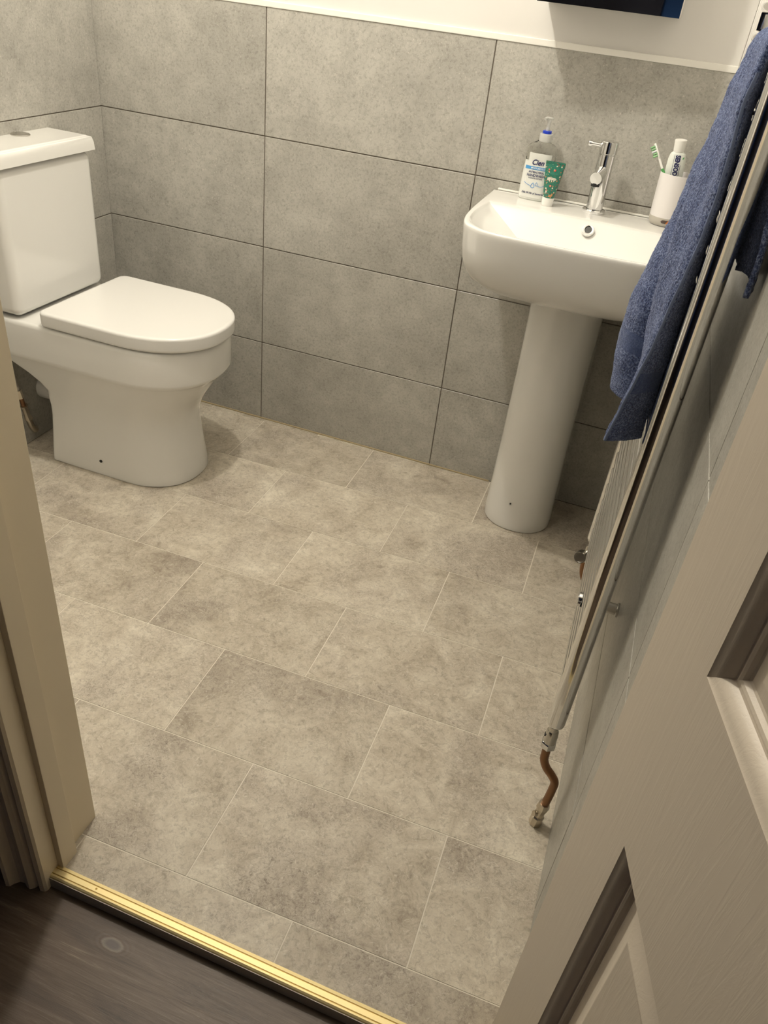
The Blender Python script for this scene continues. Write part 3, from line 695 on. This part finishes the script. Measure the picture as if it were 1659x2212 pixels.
for u, zz in ((.185, .395), (RL-.165, .395), (.185, 1.17), (RL-.165, 1.17)):
    gap = (1.775-.022*(RO.y+u+1.15))-(RO.x-.022*u)-.003-.009*zz
    br = lathe('bracket', [(.0105, -.004), (.0105, gap-.010), (.0130, gap-.009), (.0130, gap-.002), (.012, gap)], 'dchrome', tr, (u, .0, zz), (0, 1, 0), 28)
    if u < .3: lathe('bracket_cap', [(.011, .010), (.0128, .011), (.0128, .0165), (.0105, .0185)], 'chrome', br, (u, 0, zz), (0, -1, 0), 24)
# valves, copper tails and floor fittings at both feet
for cx in (0, RL):
    v = lathe('valve', [(.0082, RZ0-.016), (.0082, RZ0+.001), (.0105, RZ0+.002)], 'dchrome', tr, (cx, 0, 0), n=24)
    lathe('valve_body', [(.0098, RZ0-.044), (.0112, RZ0-.042), (.0112, RZ0-.026), (.0100, RZ0-.016), (.008, RZ0-.014)], 'dchrome', v, (cx, 0, 0), n=32)
    lathe('valve_nut', [(.0118, RZ0-.058), (.0138, RZ0-.055), (.0138, RZ0-.044), (.0120, RZ0-.042), (.009, RZ0-.041)], 'chrome', v, (cx, 0, 0), n=6, angle=20)
    if cx == 0: box('valve_slot', (cx-.006, -.0118, RZ0-.028), (cx+.001, -.0100, RZ0-.0245), 'black', v)
    pp = [(0, 0, RZ0-.052), (0, .0005, RZ0-.075), (0, .002, RZ0-.092), (0, .010, RZ0-.110), (0, .022, RZ0-.124), (0, .0315, RZ0-.140), (0, .0320, RZ0-.165), (0, .0295, RZ0-.200), (0, .026, .045)]
    if cx > 0: pp = [(0, -.003, RZ0-.052), (0, -.003, RZ0-.080), (0, .004, RZ0-.105), (0, .018, RZ0-.128), (0, .026, RZ0-.155), (0, .026, .045)]
    tube('copper_pipe', [(cx+a, b, c) for a, b, c in pp], .0075, 'copper', tr, 16, 6)
    ft = tube('floor_fitting', [(cx, .0285, .064), (cx, .0280, .052), (cx, .0275, .050), (cx, .0270, .040), (cx, .0265, .038), (cx, .0255, .026), (cx, .0252, .024), (cx, .0240, .004), (cx, .0235, .0005)], .012, 'nickel', tr, 8, angle=20,
              rfun=lambda t: (.0100, .0118, .0118, .0092, .0092, .0092, .0122, .0122, .0118)[min(8, int(round(t*8)))])
    lathe('screw_head', [(.0055, 0), (.0055, .006), (.003, .0065)], 'nickel', ft, (cx-.005, .020, .034), (-.5, -.8, .3), 14)
# round valve head with ring showing beyond the rungs
vh = lathe('valve_head', [(.0125, .010), (.0140, .012), (.0140, .030), (.0130, .032), (.0112, .032), (.0108, .0312), (.0, .0312)], 'dchrome', tr, (RL+.012, -.010, RZ0-.050), (-.93, -.25, .25), 32)

# ------------------------------------------------------------------ towel over a rung
def towel():
    ztop, zf, zb = 1.266, .790, 1.022; rr = .0175
    TZ_ = [(.790, .0610, .050, .0705), (.845, .053, .042, .078), (.885, .047, .0435, .0795), (.93, .0405, .050, .079), (.975, .037, .0525, .071), (1.02, .032, .053, .063), (1.06, .028, .052, .057),
           (1.105, .0265, .0465, .052), (1.15, .028, .039, .045), (1.2, .031, .035, .040), (1.24, .026, .030, .0325), (1.27, .022, .023, .024)]
    def mz(z):
        for p, q in zip(TZ_, TZ_[1:]):
            if z <= q[0]:
                t = max(0, (z-p[0])/(q[0]-p[0])); t = t*t*(3-2*t)*.4+t*.6; return [p[k]+(q[k]-p[k])*t for k in (1, 2, 3)]
        return TZ_[-1][1:]
    def plan(z):
        e_, v_, l_ = mz(z); k = min(1, max(0, (1.25-z)/.2)); b_ = .0185; n_ = min(v_, l_)-(.034*k)
        q_ = [(.066, b_), (.048, b_+(e_-b_)*.40), (.031, e_-.0015), (.030, e_+.0015), (.040, e_+(v_-e_)*.25+.001), (.066, e_+(v_-e_)*.50-.005*k), (.096, v_-.001), (.108, v_+.0005), (.117, v_-.004*k), (.126, n_-.004*k),
              (.138, n_+(l_-n_)*.25), (.155, l_-.016*k), (.174, l_-.003), (.190, l_), (.208, l_-.004), (.228, b_+(l_-b_)*.6), (.237, b_+.004), (.238, b_)]
        return catmull([(x, y, 0) for x, y in q_], 8)
    rows = []; NF, NA, NB = 170, 14, 60
    for j in range(NF+1):
        f = j/NF; z = zf+(ztop-rr-zf)*f; pr = plan(z); nW = len(pr); row = []
        for i, p in enumerate(pr):
            w = i/(nW-1); dz = (-.008*math.sin(w*6+.6)+.006*math.exp(-((w-.15)/.10)**2))*(1-f)**2
            row.append((p.x, p.y, z+dz, f*(ztop-zf)))
        rows.append(row)
    top = rows[-1]
    for j in range(1, NA+1):
        a = math.pi*j/NA; row = []
        for i, (u, m, z, d) in enumerate(top):
            mb = -.0200; mm = (m+mb)/2+(m-mb)/2*math.cos(a); row.append((u, mm, z+rr*math.sin(a), .607+.05*j/NA))
        rows.append(row)
    last = rows[-1]
    for j in range(1, NB+1):
        f = j/NB; row = []
        for i, (u, m, z, d) in enumerate(last):
            w = i/(nW-1); ub = u+((-.03+.32*w)-u)*min(1, f*1.3); mb = -.0200-.012*f-.005*math.sin(w*15)*f
            row.append((ub, mb, z+(zb-z)*f+.010*math.sin(w*9)*f, .66+.3*f))
        rows.append(row)
    bm = bmesh.new(); uvl = bm.loops.layers.uv.new('UVMap'); G = []; UV = {}
    for row in rows:
        r_ = []
        for i, (u, m, z, d) in enumerate(row):
            q = noise.noise(Vector((u*260, m*260, z*260)))*.0011+noise.noise(Vector((u*45, m*45, z*45)))*.0016
            P_ = RO+RD*u+RNn*(m+q)+Vector((.009*z, 0, z)); v = bm.verts.new(P_); UV[v] = (i/(nW-1), d); r_.append(v)
        G.append(r_)
    for a, b in zip(G, G[1:]):
        for i in range(nW-1):
            fc = bm.faces.new((a[i], a[i+1], b[i+1], b[i]))
            for lp_ in fc.loops: lp_[uvl].uv = UV[lp_.vert]
    o = from_bm('towel', bm, 'towel', None, smooth=True)
    so_ = o.modifiers.new('thickness', 'SOLIDIFY'); so_.thickness = .006; so_.offset = 0
    hp = []
    for row in rows[:NF-6]:
        u, m, z, d = max(row[12:34], key=lambda r_: -r_[0]); hp.append(RO+RD*(u-.002)+RNn*m+Vector((.009*z, 0, z)))
    tube('hem', hp[::3], .0021, 'hem', o, 8)  # paler than the cloth: light on the towel edge put into the colour
    tag(o, 'blue terry towel hanging over the chrome towel rail', 'towel')
towel()
